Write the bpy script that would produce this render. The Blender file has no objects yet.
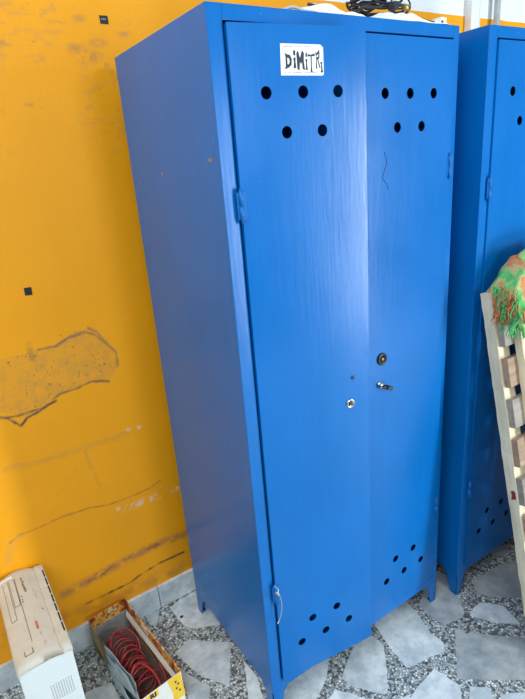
import bpy, bmesh, math, random
import numpy as np
from mathutils import Vector, Matrix, Quaternion, noise

# ------------------------------------------------------------------ camera, world, lights
scene = bpy.context.scene
C = scene.collection
R3 = [[0.830693, 0.246913, -0.498983], [-0.551341, 0.24043, -0.798884], [-0.077284, 0.938737, 0.335857]]
cd = bpy.data.cameras.new('camera'); cam = bpy.data.objects.new('camera', cd); C.objects.link(cam)
mw = Matrix([R3[0] + [-0.52758], R3[1] + [-0.94253], R3[2] + [1.52341], [0, 0, 0, 1]])
cam.matrix_world = mw
cd.sensor_fit = 'VERTICAL'; cd.sensor_height = 24.0; cd.lens = 522.37 / 699 * 24; cd.clip_start = .02
scene.camera = cam

world = bpy.data.worlds.new('room_light'); scene.world = world; world.use_nodes = True
wn = world.node_tree; wb = wn.nodes['Background']; wb.inputs[1].default_value = 1.0
wt = wn.nodes.new('ShaderNodeTexCoord'); ws = wn.nodes.new('ShaderNodeSeparateXYZ'); wr = wn.nodes.new('ShaderNodeValToRGB')
wn.links.new(wt.outputs['Generated'], ws.inputs[0]); wn.links.new(ws.outputs[2], wr.inputs[0]); wn.links.new(wr.outputs[0], wb.inputs[0])
wr.color_ramp.elements[0].position = 0.0; wr.color_ramp.elements[0].color = (.07, .08, .10, 1)      # dim far end of the room
wr.color_ramp.elements[1].position = .75; wr.color_ramp.elements[1].color = (.62, .70, .78, 1)         # pale ceiling

def area(name, loc, target, sx, sy, power, col, diffuse_only=False):
    l = bpy.data.lights.new(name, 'AREA'); l.shape = 'RECTANGLE'; l.size = sx; l.size_y = sy
    l.energy = power; l.color = col
    o = bpy.data.objects.new(name, l); C.objects.link(o); o.location = loc
    d = (Vector(target) - Vector(loc)).normalized()
    o.rotation_euler = d.to_track_quat('-Z', 'Y').to_euler()
    return o
area('door_opening_daylight', (2.24, -2.80, 1.02), (.40, 0, 1.22), .26, 1.9, 104, (0.88, 0.98, 1.0))
area('front_daylight', (.40, -4.2, 2.05), (.3, 0, 1.0), .55, .45, 40, (0.95, 0.98, 1.0))
area('ceiling_fill', (-1.5, -1.0, 2.85), (-.3, 0, .7), 2.2, 2.2, 56, (0.90, 0.95, 1.0))  # soft overhead fill, added to brighten the wall top and the locker's left side

scene.view_settings.view_transform = 'Standard'
scene.view_settings.look = 'None'
scene.view_settings.gamma = 1.0
scene.view_settings.exposure = 0.0
scene.view_settings.use_curve_mapping = False

# ------------------------------------------------------------------ helpers
def link(name, me, parent=None, mats=()):
    o = bpy.data.objects.new(name, me); C.objects.link(o)
    for m in mats: me.materials.append(m)
    if parent: o.parent = parent
    return o
def tag(o, label, cat, group=None):
    o['label'] = label; o['category'] = cat
    if group: o['group'] = group
    return o
def empty(name, loc=(0, 0, 0), rot=(0, 0, 0)):
    o = bpy.data.objects.new(name, None); C.objects.link(o); o.location = loc; o.rotation_euler = rot
    o.empty_display_size = .05
    return o
class MB:
    """collects shapes into one bmesh"""
    def __init__(s): s.bm = bmesh.new(); s.mi = 0
    def poly(s, pts, mi=None):
        f = s.bm.faces.new([s.bm.verts.new(p) for p in pts]); f.material_index = s.mi if mi is None else mi
        return f
    def box(s, a, b, rot=None, org=None):
        x0, y0, z0 = a; x1, y1, z1 = b
        vs = [Vector((x, y, z)) for z in (z0, z1) for y in (y0, y1) for x in (x0, x1)]
        if rot is not None:
            org = Vector(org or (0, 0, 0)); vs = [rot @ (v - org) + org for v in vs]
        vv = [s.bm.verts.new(v) for v in vs]
        for q in ((0, 2, 3, 1), (4, 5, 7, 6), (0, 1, 5, 4), (2, 6, 7, 3), (0, 4, 6, 2), (1, 3, 7, 5)):
            f = s.bm.faces.new([vv[i] for i in q]); f.material_index = s.mi
        return vv
    def prism(s, pts, vec):
        """closed polygon (3D points) swept by vec"""
        vec = Vector(vec); a = [s.bm.verts.new(p) for p in pts]; b = [s.bm.verts.new(Vector(p) + vec) for p in pts]
        n = len(a)
        for f in ([a[::-1]] + [b] + [[a[i], a[(i + 1) % n], b[(i + 1) % n], b[i]] for i in range(n)]):
            g = s.bm.faces.new(f); g.material_index = s.mi
    def tube(s, pts, r, seg=8, closed=False, smooth=True):
        pts = [Vector(p) for p in pts]; n = len(pts); rings = []; up = None
        for i, p in enumerate(pts):
            if closed: t = pts[(i + 1) % n] - pts[i - 1]
            else: t = pts[min(i + 1, n - 1)] - pts[max(i - 1, 0)]
            if t.length < 1e-9: t = Vector((0, 0, 1))
            t.normalize()
            if up is None: up = t.orthogonal().normalized()
            up = (up - t * up.dot(t))
            if up.length < 1e-6: up = t.orthogonal()
            up.normalize(); w = t.cross(up)
            rr = r[i] if hasattr(r, '__len__') else r
            rings.append([s.bm.verts.new(p + (up * math.cos(k * math.tau / seg) + w * math.sin(k * math.tau / seg)) * rr) for k in range(seg)])
        m = n if closed else n - 1
        for i in range(m):
            A, B = rings[i], rings[(i + 1) % n]
            for k in range(seg):
                f = s.bm.faces.new((A[k], A[(k + 1) % seg], B[(k + 1) % seg], B[k])); f.smooth = smooth; f.material_index = s.mi
        if not closed:
            for rg, rev in ((rings[0], True), (rings[-1], False)):
                f = s.bm.faces.new(rg[::-1] if rev else rg); f.material_index = s.mi
    def cyl(s, a, b, r, seg=24): s.tube([a, b], r, seg)
    def lathe(s, org, axis, prof, seg=28):
        """prof = [(distance along axis, radius)]"""
        axis = Vector(axis).normalized(); u = axis.orthogonal().normalized(); w = axis.cross(u); org = Vector(org); rings = []
        for h, r in prof:
            if r < 1e-6: rings.append([s.bm.verts.new(org + axis * h)])
            else: rings.append([s.bm.verts.new(org + axis * h + (u * math.cos(k * math.tau / seg) + w * math.sin(k * math.tau / seg)) * r) for k in range(seg)])
        for A, B in zip(rings, rings[1:]):
            for k in range(seg):
                q = [A[k % len(A)], A[(k + 1) % len(A)], B[(k + 1) % len(B)], B[k % len(B)]]
                q2 = []
                for v in q:
                    if v not in q2: q2.append(v)
                if len(q2) > 2:
                    f = s.bm.faces.new(q2); f.smooth = True; f.material_index = s.mi
        for rg in (rings[0], rings[-1]):
            if len(rg) > 1: s.bm.faces.new(rg).material_index = s.mi
    def build(s, name, mats, parent=None, bevel=0, seg=2, fix=True):
        if fix: bmesh.ops.recalc_face_normals(s.bm, faces=s.bm.faces)
        me = bpy.data.meshes.new(name); s.bm.to_mesh(me); s.bm.free()
        if not isinstance(mats, (list, tuple)): mats = [mats]
        o = link(name, me, parent, mats)
        if bevel:
            m = o.modifiers.new('bevel', 'BEVEL'); m.width = bevel; m.segments = seg; m.limit_method = 'ANGLE'; m.angle_limit = .7
        return o
def panel_with_holes(outline, holes, y0, y1, seg=28):
    """flat sheet in the xz plane with round holes, as mesh data"""
    cu = bpy.data.curves.new('sheet', 'CURVE'); cu.dimensions = '2D'; cu.fill_mode = 'BOTH'; cu.extrude = abs(y1 - y0) / 2
    def spl(pts):
        sp = cu.splines.new('POLY'); sp.points.add(len(pts) - 1); sp.use_cyclic_u = True
        for q, (a, b) in zip(sp.points, pts): q.co = (a, b, 0, 1)
    spl(outline)
    for cx, cz, r in holes: spl([(cx + r * math.cos(k * math.tau / seg), cz + r * math.sin(k * math.tau / seg)) for k in range(seg)])
    o = bpy.data.objects.new('sheet', cu); C.objects.link(o)
    dg = bpy.context.evaluated_depsgraph_get(); me = bpy.data.meshes.new_from_object(o.evaluated_get(dg))
    me.transform(Matrix(((1, 0, 0, 0), (0, 0, 1, (y0 + y1) / 2), (0, 1, 0, 0), (0, 0, 0, 1))))
    bpy.data.objects.remove(o); bpy.data.curves.remove(cu); me.materials.clear()
    return me

def smooth(pts, k=6, closed=False):
    P = [Vector(p) for p in pts]; out = []; n = len(P)
    for i in range(n if closed else n - 1):
        p0, p1, p2, p3 = (P[(i + j) % n] if closed else P[max(0, min(n - 1, i + j))] for j in (-1, 0, 1, 2))
        for j in range(k):
            t_ = j / k; out.append(.5 * ((2 * p1) + (p2 - p0) * t_ + (2 * p0 - 5 * p1 + 4 * p2 - p3) * t_ ** 2 + (3 * p1 - p0 - 3 * p2 + p3) * t_ ** 3))
    if not closed: out.append(P[-1])
    return out

# ------------------------------------------------------------------ material helpers
class NT:
    def __init__(s, name):
        s.m = bpy.data.materials.new(name); s.m.use_nodes = True; s.t = s.m.node_tree; s.b = s.t.nodes['Principled BSDF']
    def n(s, typ, **k):
        nd = s.t.nodes.new(typ)
        for a, v in k.items(): setattr(nd, a, v)
        return nd
    def l(s, a, b): s.t.links.new(a, b)
    def set(s, **k):
        for a, v in k.items():
            i = s.b.inputs[a.replace('_', ' ')]
            if hasattr(v, 'is_output') or isinstance(v, bpy.types.NodeSocket): s.l(v, i)
            else: i.default_value = v
        return s
    def co(s, scale=(1, 1, 1), kind='Object'):
        tc = s.n('ShaderNodeTexCoord'); mp = s.n('ShaderNodeMapping'); mp.inputs['Scale'].default_value = scale
        s.l(tc.outputs[kind], mp.inputs[0]); return mp.outputs[0]
    def noise(s, vec, scale, detail=4, rough=.55, out=0):
        nd = s.n('ShaderNodeTexNoise'); nd.inputs['Scale'].default_value = scale; nd.inputs['Detail'].default_value = detail
        nd.inputs['Roughness'].default_value = rough; s.l(vec, nd.inputs['Vector']); return nd.outputs[out]
    def ramp(s, fac, stops):
        nd = s.n('ShaderNodeValToRGB'); e = nd.color_ramp.elements
        while len(e) < len(stops): e.new(.5)
        for q, (p, c) in zip(e, stops): q.position = p; q.color = (c if len(c) == 4 else tuple(c) + (1,)) if hasattr(c, '__len__') else (c, c, c, 1)
        s.l(fac, nd.inputs[0]); return nd.outputs[0]
    def mix(s, fac, a, b, blend='MIX'):
        nd = s.n('ShaderNodeMix'); nd.data_type = 'RGBA'; nd.blend_type = blend
        for v, i in ((fac, nd.inputs[0]), (a, nd.inputs[6]), (b, nd.inputs[7])):
            if isinstance(v, bpy.types.NodeSocket): s.l(v, i)
            elif hasattr(v, '__len__'): i.default_value = tuple(v) + ((1,) if len(v) == 3 else ())
            else: i.default_value = v
        return nd.outputs[2]
    def math(s, op, a, b=0.0):
        nd = s.n('ShaderNodeMath', operation=op)
        for v, i in ((a, 0), (b, 1)):
            if isinstance(v, bpy.types.NodeSocket): s.l(v, nd.inputs[i])
            else: nd.inputs[i].default_value = v
        return nd.outputs[0]
    def bump(s, h, strength, dist):
        nd = s.n('ShaderNodeBump'); nd.inputs['Strength'].default_value = strength; nd.inputs['Distance'].default_value = dist
        s.l(h, nd.inputs['Height']); s.l(nd.outputs[0], s.b.inputs['Normal'])
def plain(name, col, rough=.5, metal=0, var=.12, scale=30):
    t = NT(name); v = t.noise(t.co(), scale, 4)
    c = t.mix(t.ramp(v, [(.3, 0.0), (.7, 1.0)]), [x * (1 - var) for x in col], [min(1, x * (1 + var)) for x in col])
    t.set(Base_Color=c, Roughness=rough, Metallic=metal); return t.m

# painted blue steel
def blue_paint(name, base, chips=True, rough=.23):
    t = NT(name); co = t.co()
    big = t.noise(co, 2.2, 3)
    c = t.mix(t.ramp(big, [(.35, 0.0), (.65, 1.0)]), [x * .93 for x in base], [min(1, x * 1.07) for x in base])
    st = t.noise(t.co((55, 55, 4.0)), 1.0, 3, .6)                      # vertical brush marks
    c = t.mix(t.ramp(st, [(.45, 0.0), (.8, .25)]), c, (base[0] + .006, min(1, base[1] * 1.3), min(1, base[2] * 1.2)))
    if chips:
        sc = t.noise(t.co((14, 14, 3)), 3.0, 6, .7)
        c = t.mix(t.ramp(sc, [(.765, 0.0), (.78, .5)]), c, (.10, .12, .16))
        s2 = t.noise(t.co((9, 9, 17)), 6.0, 3, .6)
        c = t.mix(t.ramp(s2, [(.77, 0.0), (.785, .6)]), c, (.45, .50, .58))
    t.set(Base_Color=c, Roughness=t.ramp(big, [(.2, rough - .06), (.8, rough + .08)]))
    t.set(Specular_IOR_Level=.36)
    h = t.mix(.55, t.noise(t.co((120, 120, 9)), 1.0, 4, .65), t.noise(t.co((1, 1, .35)), 14, 4))
    t.bump(h, .26, .0022)
    return t.m
M = {}
M['blue'] = blue_paint('blue_paint', (0.0005, 0.132, 0.45))
M['blue_hinge'] = blue_paint('blue_paint_on_hinge', (0.0005, 0.132, 0.45), chips=False, rough=.3)
M['dark'] = plain('dark_interior', (.006, .012, .03), .8)
M['black'] = plain('black_plastic', (.012, .013, .016), .35)
M['chrome'] = plain('worn_chrome', (.62, .62, .58), .22, 1.0, .15, 120)
M['steel_wire'] = plain('steel_wire', (.6, .62, .62), .35, 1.0)
M['ink'] = plain('black_ink', (.015, .02, .04), .6)
M['grey_ink'] = plain('faded_grey_ink', (.30, .34, .37), .7)
M['paper'] = plain('white_paper', (.82, .86, .86), .6, 0, .04)
M['white_plastic'] = plain('white_plastic', (.80, .82, .80), .4, 0, .05)
M['grey_pipe'] = plain('grey_pipe', (.42, .45, .45), .45)
M['brown_scrap'] = plain('brown_scrap', (.16, .09, .05), .8)
M['red_cable'] = plain('red_cable_sheath', (.30, .022, .026), .38, 0, .2)
M['black_cable'] = plain('black_cable_sheath', (.012, .016, .026), .4)
M['brass'] = plain('brass', (.55, .38, .14), .35, 1.0)

def marble(name, attr=True):
    t = NT(name); co = t.co()
    w = t.noise(co, 8, 6, .65); d = t.n('ShaderNodeMix'); 
    v1 = t.noise(t.co((1, 1.6, 1)), 9, 8, .7)
    base = t.mix(t.ramp(w, [(.38, 0.0), (.62, 1.0)]), (.44, .52, .555), (.74, .81, .82))
    base = t.mix(t.ramp(v1, [(.48, 0.0), (.50, .18), (.52, 0.0)]), base, (.20, .25, .29))
    base = t.mix(t.ramp(t.noise(co, 28, 5, .7), [(.5, 0.0), (.75, .55)]), base, (.26, .31, .34))
    if attr:
        a = t.n('ShaderNodeAttribute', attribute_name='tone'); base = t.mix(1.0, base, a.outputs['Color'], 'MULTIPLY')
    t.set(Base_Color=base, Roughness=.42); return t.m
M['marble'] = marble('floor_marble')
M['marble_skirt'] = marble('skirting_marble', False)
# terrazzo chips in cement
t = NT('terrazzo_chips'); co = t.co()
vo = t.n('ShaderNodeTexVoronoi'); vo.inputs['Scale'].default_value = 125; t.l(co, vo.inputs['Vector'])
ve = t.n('ShaderNodeTexVoronoi', feature='DISTANCE_TO_EDGE'); ve.inputs['Scale'].default_value = 125; t.l(co, ve.inputs['Vector'])
sep = t.n('ShaderNodeSeparateColor'); t.l(vo.outputs['Color'], sep.inputs[0])
chip = t.ramp(sep.outputs[0], [(0.0, (.05, .055, .06)), (.27, (.08, .085, .09)), (.30, (.30, .34, .34)), (.6, (.55, .60, .58)), (1.0, (.78, .83, .80))])
c = t.mix(t.ramp(ve.outputs['Distance'], [(.05, 1.0), (.16, 0.0)]), chip, (.16, .19, .20))
t.set(Base_Color=c, Roughness=.5); M['terrazzo'] = t.m

# ------------------------------------------------------------------ floor: marble slabs set in terrazzo
SLABS = [[(0.457, 0.057), (0.434, -0.03), (0.419, -0.125), (0.561, -0.155), (0.583, -0.13), (0.577, -0.086), (0.61, 0.003), (0.618, 0.064)], [(0.418, 0.046), (0.419, -0.026), (0.382, -0.071), (0.319, -0.138), (0.302, -0.144), (0.246, -0.074), (0.234, -0.028), (0.276, -0.001), (0.364, 0.047)], [(0.072, 0.076), (0.27, 0.095), (0.255, 0.057), (0.197, -0.0), (0.13, -0.032), (0.061, -0.04), (-0.009, 0.012)], [(0.195, -0.041), (0.25, -0.122), (0.24, -0.185), (0.139, -0.169), (0.118, -0.072)], [(0.819, 0.086), (0.831, 0.044), (0.798, -0.006), (0.775, -0.047), (0.737, -0.098), (0.713, -0.108), (0.641, -0.09), (0.633, -0.036), (0.637, 0.015), (0.729, 0.067)], [(0.878, -0.029), (0.977, -0.032), (1.096, -0.06), (1.082, -0.148), (0.995, -0.218), (0.943, -0.177), (0.884, -0.131), (0.84, -0.074)], [(0.752, -0.109), (0.815, -0.103), (0.866, -0.163), (0.841, -0.239), (0.78, -0.187), (0.739, -0.118)], [(0.658, -0.117), (0.71, -0.188), (0.747, -0.227), (0.833, -0.312), (0.711, -0.398), (0.513, -0.24), (0.58, -0.183)], [(0.401, -0.184), (0.485, -0.175), (0.501, -0.259), (0.456, -0.298), (0.359, -0.298), (0.292, -0.212)], [(0.522, -0.277), (0.565, -0.316), (0.505, -0.371), (0.449, -0.33)], [(-0.084, 0.568), (0.021, 0.579), (0.069, 0.492), (0.056, 0.416), (0.029, 0.383), (-0.054, 0.426), (-0.076, 0.457)], [(-0.148, 0.378), (-0.09, 0.396), (0.024, 0.298), (-0.06, 0.163), (-0.116, 0.245), (-0.14, 0.334)], [(-0.158, 0.301), (-0.109, 0.195), (-0.15, 0.136), (-0.194, 0.168)], [(0.022, 0.217), (0.026, 0.137), (0.004, 0.063), (-0.028, 0.026), (-0.057, 0.047), (-0.009, 0.142)], [(-0.171, 0.588), (-0.117, 0.578), (-0.153, 0.517), (-0.172, 0.537)], [(-0.436, 0.419), (-0.358, 0.403), (-0.356, 0.328), (-0.438, 0.313), (-0.456, 0.365)], [(0.568, -0.345), (0.645, -0.391), (0.603, -0.445), (0.527, -0.388)], [(0.316, -0.175), (0.367, -0.19), (0.298, -0.206), (0.271, -0.186)]]
TONES = [1.0, .92, 1.0, 1.05, .72, .60, 1.02, .55, 1.0, 1.02, .98, .95, .92, 1.12, .9, .95, 1.0, 1.0]
rnd = random.Random(4)
def overlap(p, q, gap=.02):
    def inside(pt, poly):
        r = False; n = len(poly)
        for i in range(n):
            (x1, y1), (x2, y2) = poly[i], poly[(i + 1) % n]
            if (y1 > pt[1]) != (y2 > pt[1]) and pt[0] < (x2 - x1) * (pt[1] - y1) / (y2 - y1) + x1: r = not r
        return r
    def samp(a):
        o = []
        for i in range(len(a)):
            for k in range(6):
                f = k / 6; o.append((a[i][0] * (1 - f) + a[(i + 1) % len(a)][0] * f, a[i][1] * (1 - f) + a[(i + 1) % len(a)][1] * f))
        return o
    P, Q = samp(p), samp(q)
    if min((a[0] - b[0]) ** 2 + (a[1] - b[1]) ** 2 for a in P for b in Q) < gap ** 2: return True
    return any(inside(a, q) for a in P) or any(inside(a, p) for a in Q)
gen = []
for gy in range(-17, 4):
    for gx in range(-14, 18):
        cx = gx * .215 + (gy % 2) * .1 + rnd.uniform(-.025, .025); cy = gy * .2 + rnd.uniform(-.02, .02)
        k = rnd.randint(5, 7); a0 = rnd.uniform(0, 6.28)
        poly = [(cx + rnd.uniform(.082, .112) * math.cos(a0 - j * math.tau / k), cy + rnd.uniform(.078, .105) * math.sin(a0 - j * math.tau / k)) for j in range(k)]
        if max(v[1] for v in poly) > .585: continue
        for f in (1.0, .7, .45):
            q = [(cx + (x - cx) * f, cy + (y - cy) * f) for x, y in poly]
            if not any(abs(s_[0][0] - cx) < .6 and abs(s_[0][1] - cy) < .6 and overlap(q, s_) for s_ in SLABS):
                gen.append(q); break
bm = bmesh.new()
tone = []
def ngon(poly, z, mi, tn):
    # slightly chipped outlines
    out = []
    for i in range(len(poly)):
        a, b = Vector(poly[i]), Vector(poly[(i + 1) % len(poly)]); k = 6
        for j in range(k):
            p = a.lerp(b, j / k); 
            if j: p += Vector((noise.noise((p.x * 40, p.y * 40, 3)), noise.noise((p.x * 40, p.y * 40, 9)))) * .0035
            out.append((p.x, p.y, z))
    f = bm.faces.new([bm.verts.new(v) for v in out]); f.normal_update()
    if f.normal.z < 0: f.normal_flip()
    f.material_index = mi; tone.append(tn)
f = bm.faces.new([bm.verts.new(v) for v in ((-3.2, -3.7, 0), (4, -3.7, 0), (4, .62, 0), (-3.2, .62, 0))]); tone.append(1)
for i, s_ in enumerate(SLABS): ngon(s_, .0005, 1, TONES[i])
for q in gen: ngon(q, .0005, 1, rnd.choice([.62, .8, .95, 1.05]))
ly = bm.loops.layers.float_color.new('tone')
bm.faces.ensure_lookup_table()
for f, tn in zip(bm.faces, tone):
    for lp in f.loops: lp[ly] = (tn, tn, tn, 1)
me = bpy.data.meshes.new('floor'); bm.to_mesh(me); bm.free()
floor = link('floor', me, None, [M['terrazzo'], M['marble']]); floor['kind'] = 'structure'

# ------------------------------------------------------------------ back wall with its scuffs
YW = .594; HW = 2.008
def grid_wall():
    xs = np.concatenate([[-3.2, -2, -1.2], np.arange(-.76, .13, .003), [.4, .8, 1.2, 1.6, 2, 3, 4]])
    zs = np.concatenate([[0], np.arange(.08, 2.03, .003), [2.2, 2.9]])
    X, Z = np.meshgrid(xs, zs); nx, nz = len(xs), len(zs)
    co = np.stack([X, np.full_like(X, YW), Z], -1).reshape(-1, 3)
    idx = np.arange(nx * nz).reshape(nz, nx)
    faces = np.stack([idx[:-1, :-1], idx[:-1, 1:], idx[1:, 1:], idx[1:, :-1]], -1).reshape(-1, 4)
    me = bpy.data.meshes.new('wall_back')
    me.vertices.add(len(co)); me.vertices.foreach_set('co', co.ravel())
    me.loops.add(faces.size); me.loops.foreach_set('vertex_index', faces.ravel().astype(np.int32))
    me.polygons.add(len(faces)); me.polygons.foreach_set('loop_start', np.arange(0, faces.size, 4, dtype=np.int32))
    me.update(calc_edges=True)
    x, z = co[:, 0], co[:, 2]; rg = np.random.default_rng(2)
    # smooth value noise
    def vn(sx, sz, seed):
        r = np.random.default_rng(seed); G = r.random((400, 400)); u = (x + 4) * sx; v = (z + 1) * sz
        i, j = np.floor(u).astype(int), np.floor(v).astype(int); fu, fv = u - i, v - j; fu = fu * fu * (3 - 2 * fu); fv = fv * fv * (3 - 2 * fv)
        g = lambda a, b: G[a % 400, b % 400]
        return (g(i, j) * (1 - fu) + g(i + 1, j) * fu) * (1 - fv) + (g(i, j + 1) * (1 - fu) + g(i + 1, j + 1) * fu) * fv
    def fb(s, seed, asp=1): return (vn(s, s * asp, seed) + .5 * vn(2 * s, 2 * s * asp, seed + 1) + .25 * vn(4 * s, 4 * s * asp, seed + 2)) / 1.75
    def dist(pts):
        d = np.full(len(x), 9.)
        for (ax, az), (bx, bz) in zip(pts, pts[1:]):
            dx, dz = bx - ax, bz - az; tt = np.clip(((x - ax) * dx + (z - az) * dz) / (dx * dx + dz * dz), 0, 1)
            d = np.minimum(d, np.hypot(x - ax - tt * dx, z - az - tt * dz))
        return d
    def inside(pts):
        r = np.zeros(len(x), bool); n = len(pts)
        for i in range(n):
            (x1, z1), (x2, z2) = pts[i], pts[(i + 1) % n]
            if z1 == z2: continue
            c = ((z1 > z) != (z2 > z)) & (x < (x2 - x1) * (z - z1) / (z2 - z1) + x1); r ^= c
        return r
    col = np.ones((len(x), 3)) * np.array([.93, .385, .006])
    col *= (0.94 + .10 * fb(5, 1))[:, None]
    def lay(mask, c):
        nonlocal col; mask = np.clip(mask, 0, 1)[:, None]; col = col * (1 - mask) + np.array(c) * mask
    def line(pts, w, c, a, seed, brk=.35):
        d = dist(pts) + (fb(60, seed) - .5) * w * 1.6
        lay(np.clip(1.3 - d / w, 0, 1) * a * np.clip((fb(22, seed + 5) - brk) * 6, 0, 1), c)
    W_ = WALLPTS
    lay(inside(W_['patch']) * (.22 + .22 * np.clip((fb(45, 11) - .45) * 5, 0, 1)), (.50, .27, .07))
    lay(inside(W_['patch']) * np.clip((vn(260, 260, 15) - .84) * 9, 0, 1) * np.clip((fb(9, 16) - .45) * 8, 0, 1), (.10, .06, .05))
    line(W_['patch_low'], .0036, (.07, .05, .06), .95, 21, .05)
    line(W_['patch_low2'], .0038, (.16, .09, .06), .85, 22, .12)
    line(W_['patch_top'], .004, (.20, .12, .08), .75, 23, .12)
    line(W_['patch_top2'], .004, (.22, .13, .08), .6, 27, .2)
    line(W_['drip'], .009, (.33, .19, .05), .6, 24, .3)
    line(W_['scuff2'], .0032, (.34, .13, .03), .6, 25, .15)
    line(W_['scuff2b'], .014, (.62, .30, .09), .35, 26, .3)
    d = dist(W_['white2']); lay(np.clip(1.2 - d / .014, 0, 1) * np.clip((fb(70, 31) - .45) * 9, 0, 1) * .75, (.80, .62, .45))
    d = dist(W_['white1']); lay(np.clip(1.2 - d / .007, 0, 1) * np.clip((fb(70, 33) - .42) * 9, 0, 1) * .8, (.75, .62, .45))
    d = dist(W_['band3']); lay(np.clip(1.2 - d / .020, 0, 1) * np.clip((fb(38, 35, 1.3) - .24) * 4, 0, 1) * .8, (.50, .20, .06))
    lay(np.clip(1.2 - d / .016, 0, 1) * np.clip((fb(60, 36) - .56) * 12, 0, 1) * .6, (.15, .07, .04))
    line(W_['black3'], .004, (.05, .04, .04), .95, 37, .22)
    line(W_['faint1'], .010, (.55, .27, .05), .35, 38, .3)
    line(W_['faint2'], .006, (.55, .27, .05), .4, 39, .35)
    d = dist(W_['lowdirt']); lay(np.clip(1 - d / .05, 0, 1) * np.clip((fb(25, 41) - .35) * 3, 0, 1) * .5, (.40, .16, .04))
    for (sx, sz, r) in W_['smears']:
        dd = np.hypot((x - sx) / 2.2, z - sz); lay(np.clip(1.3 - dd / r, 0, 1) * np.clip((fb(55, int(sx * 999) % 50 + 50) - .40) * 6, 0, 1) * .55, (.45, .22, .07))
    top = np.clip((z - 1.45) / .35, 0, 1) * np.clip((fb(40, 61, 2.2) - .58) * 9, 0, 1) * (x < .1) * np.clip((fb(6, 63) - .42) * 5, 0, 1)
    lay(top * .35, (.50, .26, .08))
    spk = (vn(120, 120, 71) > .985) * np.clip((fb(8, 72) - .5) * 8, 0, 1); lay(spk * .6, (.15, .08, .04))
    ca = me.color_attributes.new('wall_paint', 'FLOAT_COLOR', 'POINT')
    ca.data.foreach_set('color', np.concatenate([col, np.ones((len(x), 1))], 1).ravel())
    return me
WALLPTS = {'patch': [(-0.418, 1.07), (-0.339, 1.073), (-0.27, 1.076), (-0.207, 1.103), (-0.164, 1.102), (-0.125, 1.064), (-0.102, 1.016), (-0.102, 0.967), (-0.134, 0.926), (-0.212, 0.937), (-0.286, 0.926), (-0.333, 0.906), (-0.38, 0.882), (-0.451, 0.923)], 'patch_low': [(-0.464, 0.915), (-0.436, 0.896), (-0.409, 0.863), (-0.388, 0.882), (-0.35, 0.892), (-0.325, 0.903), (-0.301, 0.908)], 'patch_low2': [(-0.456, 0.903), (-0.41, 0.896), (-0.377, 0.898), (-0.335, 0.899), (-0.286, 0.926), (-0.242, 0.928), (-0.19, 0.937), (-0.138, 0.923)], 'patch_top': [(-0.317, 1.073), (-0.268, 1.072), (-0.225, 1.089), (-0.18, 1.094), (-0.153, 1.078), (-0.128, 1.046)], 'patch_top2': [(-0.169, 1.104), (-0.146, 1.085), (-0.121, 1.038), (-0.1, 1.009), (-0.102, 0.963)], 'drip': [(-0.337, 1.093), (-0.336, 1.072), (-0.34, 1.055)], 'scuff2': [(-0.518, 0.507), (-0.487, 0.52), (-0.435, 0.519), (-0.361, 0.524), (-0.274, 0.517), (-0.217, 0.501), (-0.142, 0.498), (-0.07, 0.501), (-0.031, 0.513)], 'scuff2b': [(-0.536, 0.453), (-0.515, 0.497), (-0.483, 0.511)], 'white2': [(-0.193, 0.466), (-0.131, 0.46), (-0.076, 0.46), (0.023, 0.46)], 'white1': [(-0.108, 0.741), (-0.067, 0.737)], 'band3': [(-0.411, 0.244), (-0.342, 0.249), (-0.272, 0.255), (-0.2, 0.261), (-0.126, 0.268), (-0.049, 0.267), (0.029, 0.257)], 'black3': [(-0.354, 0.166), (-0.289, 0.165), (-0.199, 0.164), (-0.159, 0.176), (-0.081, 0.186), (0.015, 0.183)], 'faint1': [(-0.491, 0.75), (-0.384, 0.733), (-0.234, 0.73), (-0.102, 0.731)], 'faint2': [(-0.251, 0.722), (-0.243, 0.646), (-0.23, 0.58)], 'lowdirt': [(-0.619, 0.188), (-0.412, 0.142), (-0.241, 0.131), (0.03, 0.109)], 'smears': [(-0.033, 1.822, 0.018), (0.004, 1.818, 0.012), (-0.061, 1.84, 0.012), (-0.165, 1.814, 0.01), (0.012, 1.802, 0.006), (-0.042, 1.908, 0.01), (-0.237, 1.846, 0.01), (0.075, 1.878, 0.01), (-0.0, 1.854, 0.012), (-0.202, 1.707, 0.006), (0.177, 0.906, 0.01)]}
t = NT('painted_wall'); a = t.n('ShaderNodeAttribute', attribute_name='wall_paint')
sx = t.n('ShaderNodeSeparateXYZ'); t.l(t.co(), sx.inputs[0])
wz = t.math('ADD', sx.outputs[2], t.math('MULTIPLY', t.noise(t.co(), 14, 2), .004))
c = t.mix(t.math('GREATER_THAN', wz, HW + .002), a.outputs['Color'], (.84, .88, .88))
t.set(Base_Color=c, Roughness=.5, Specular_IOR_Level=.3)
t.bump(t.mix(.6, t.noise(t.co((1, 1, 1)), 8, 4), t.noise(t.co(), 130, 3)), .25, .003)
M['wall'] = t.m
wall = link('wall_back', grid_wall(), None, [M['wall']]); wall['kind'] = 'structure'
# marble skirting tiles
m = MB(); xs = [-3.2, -2.8]
joints = [-2.4, -2.0, -1.6, -1.2, -.83, -.47, -.108, .24, .60, .95, 1.3, 1.65, 2.0, 2.4, 2.8, 3.2, 3.6]
for a_, b_ in zip(joints, joints[1:]): m.box((a_ + .0012, YW - .010, 0), (b_ - .0012, YW + .003, .0955))
sk = m.build('baseboard_back', M['marble_skirt'], bevel=.0015); sk['kind'] = 'structure'
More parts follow.
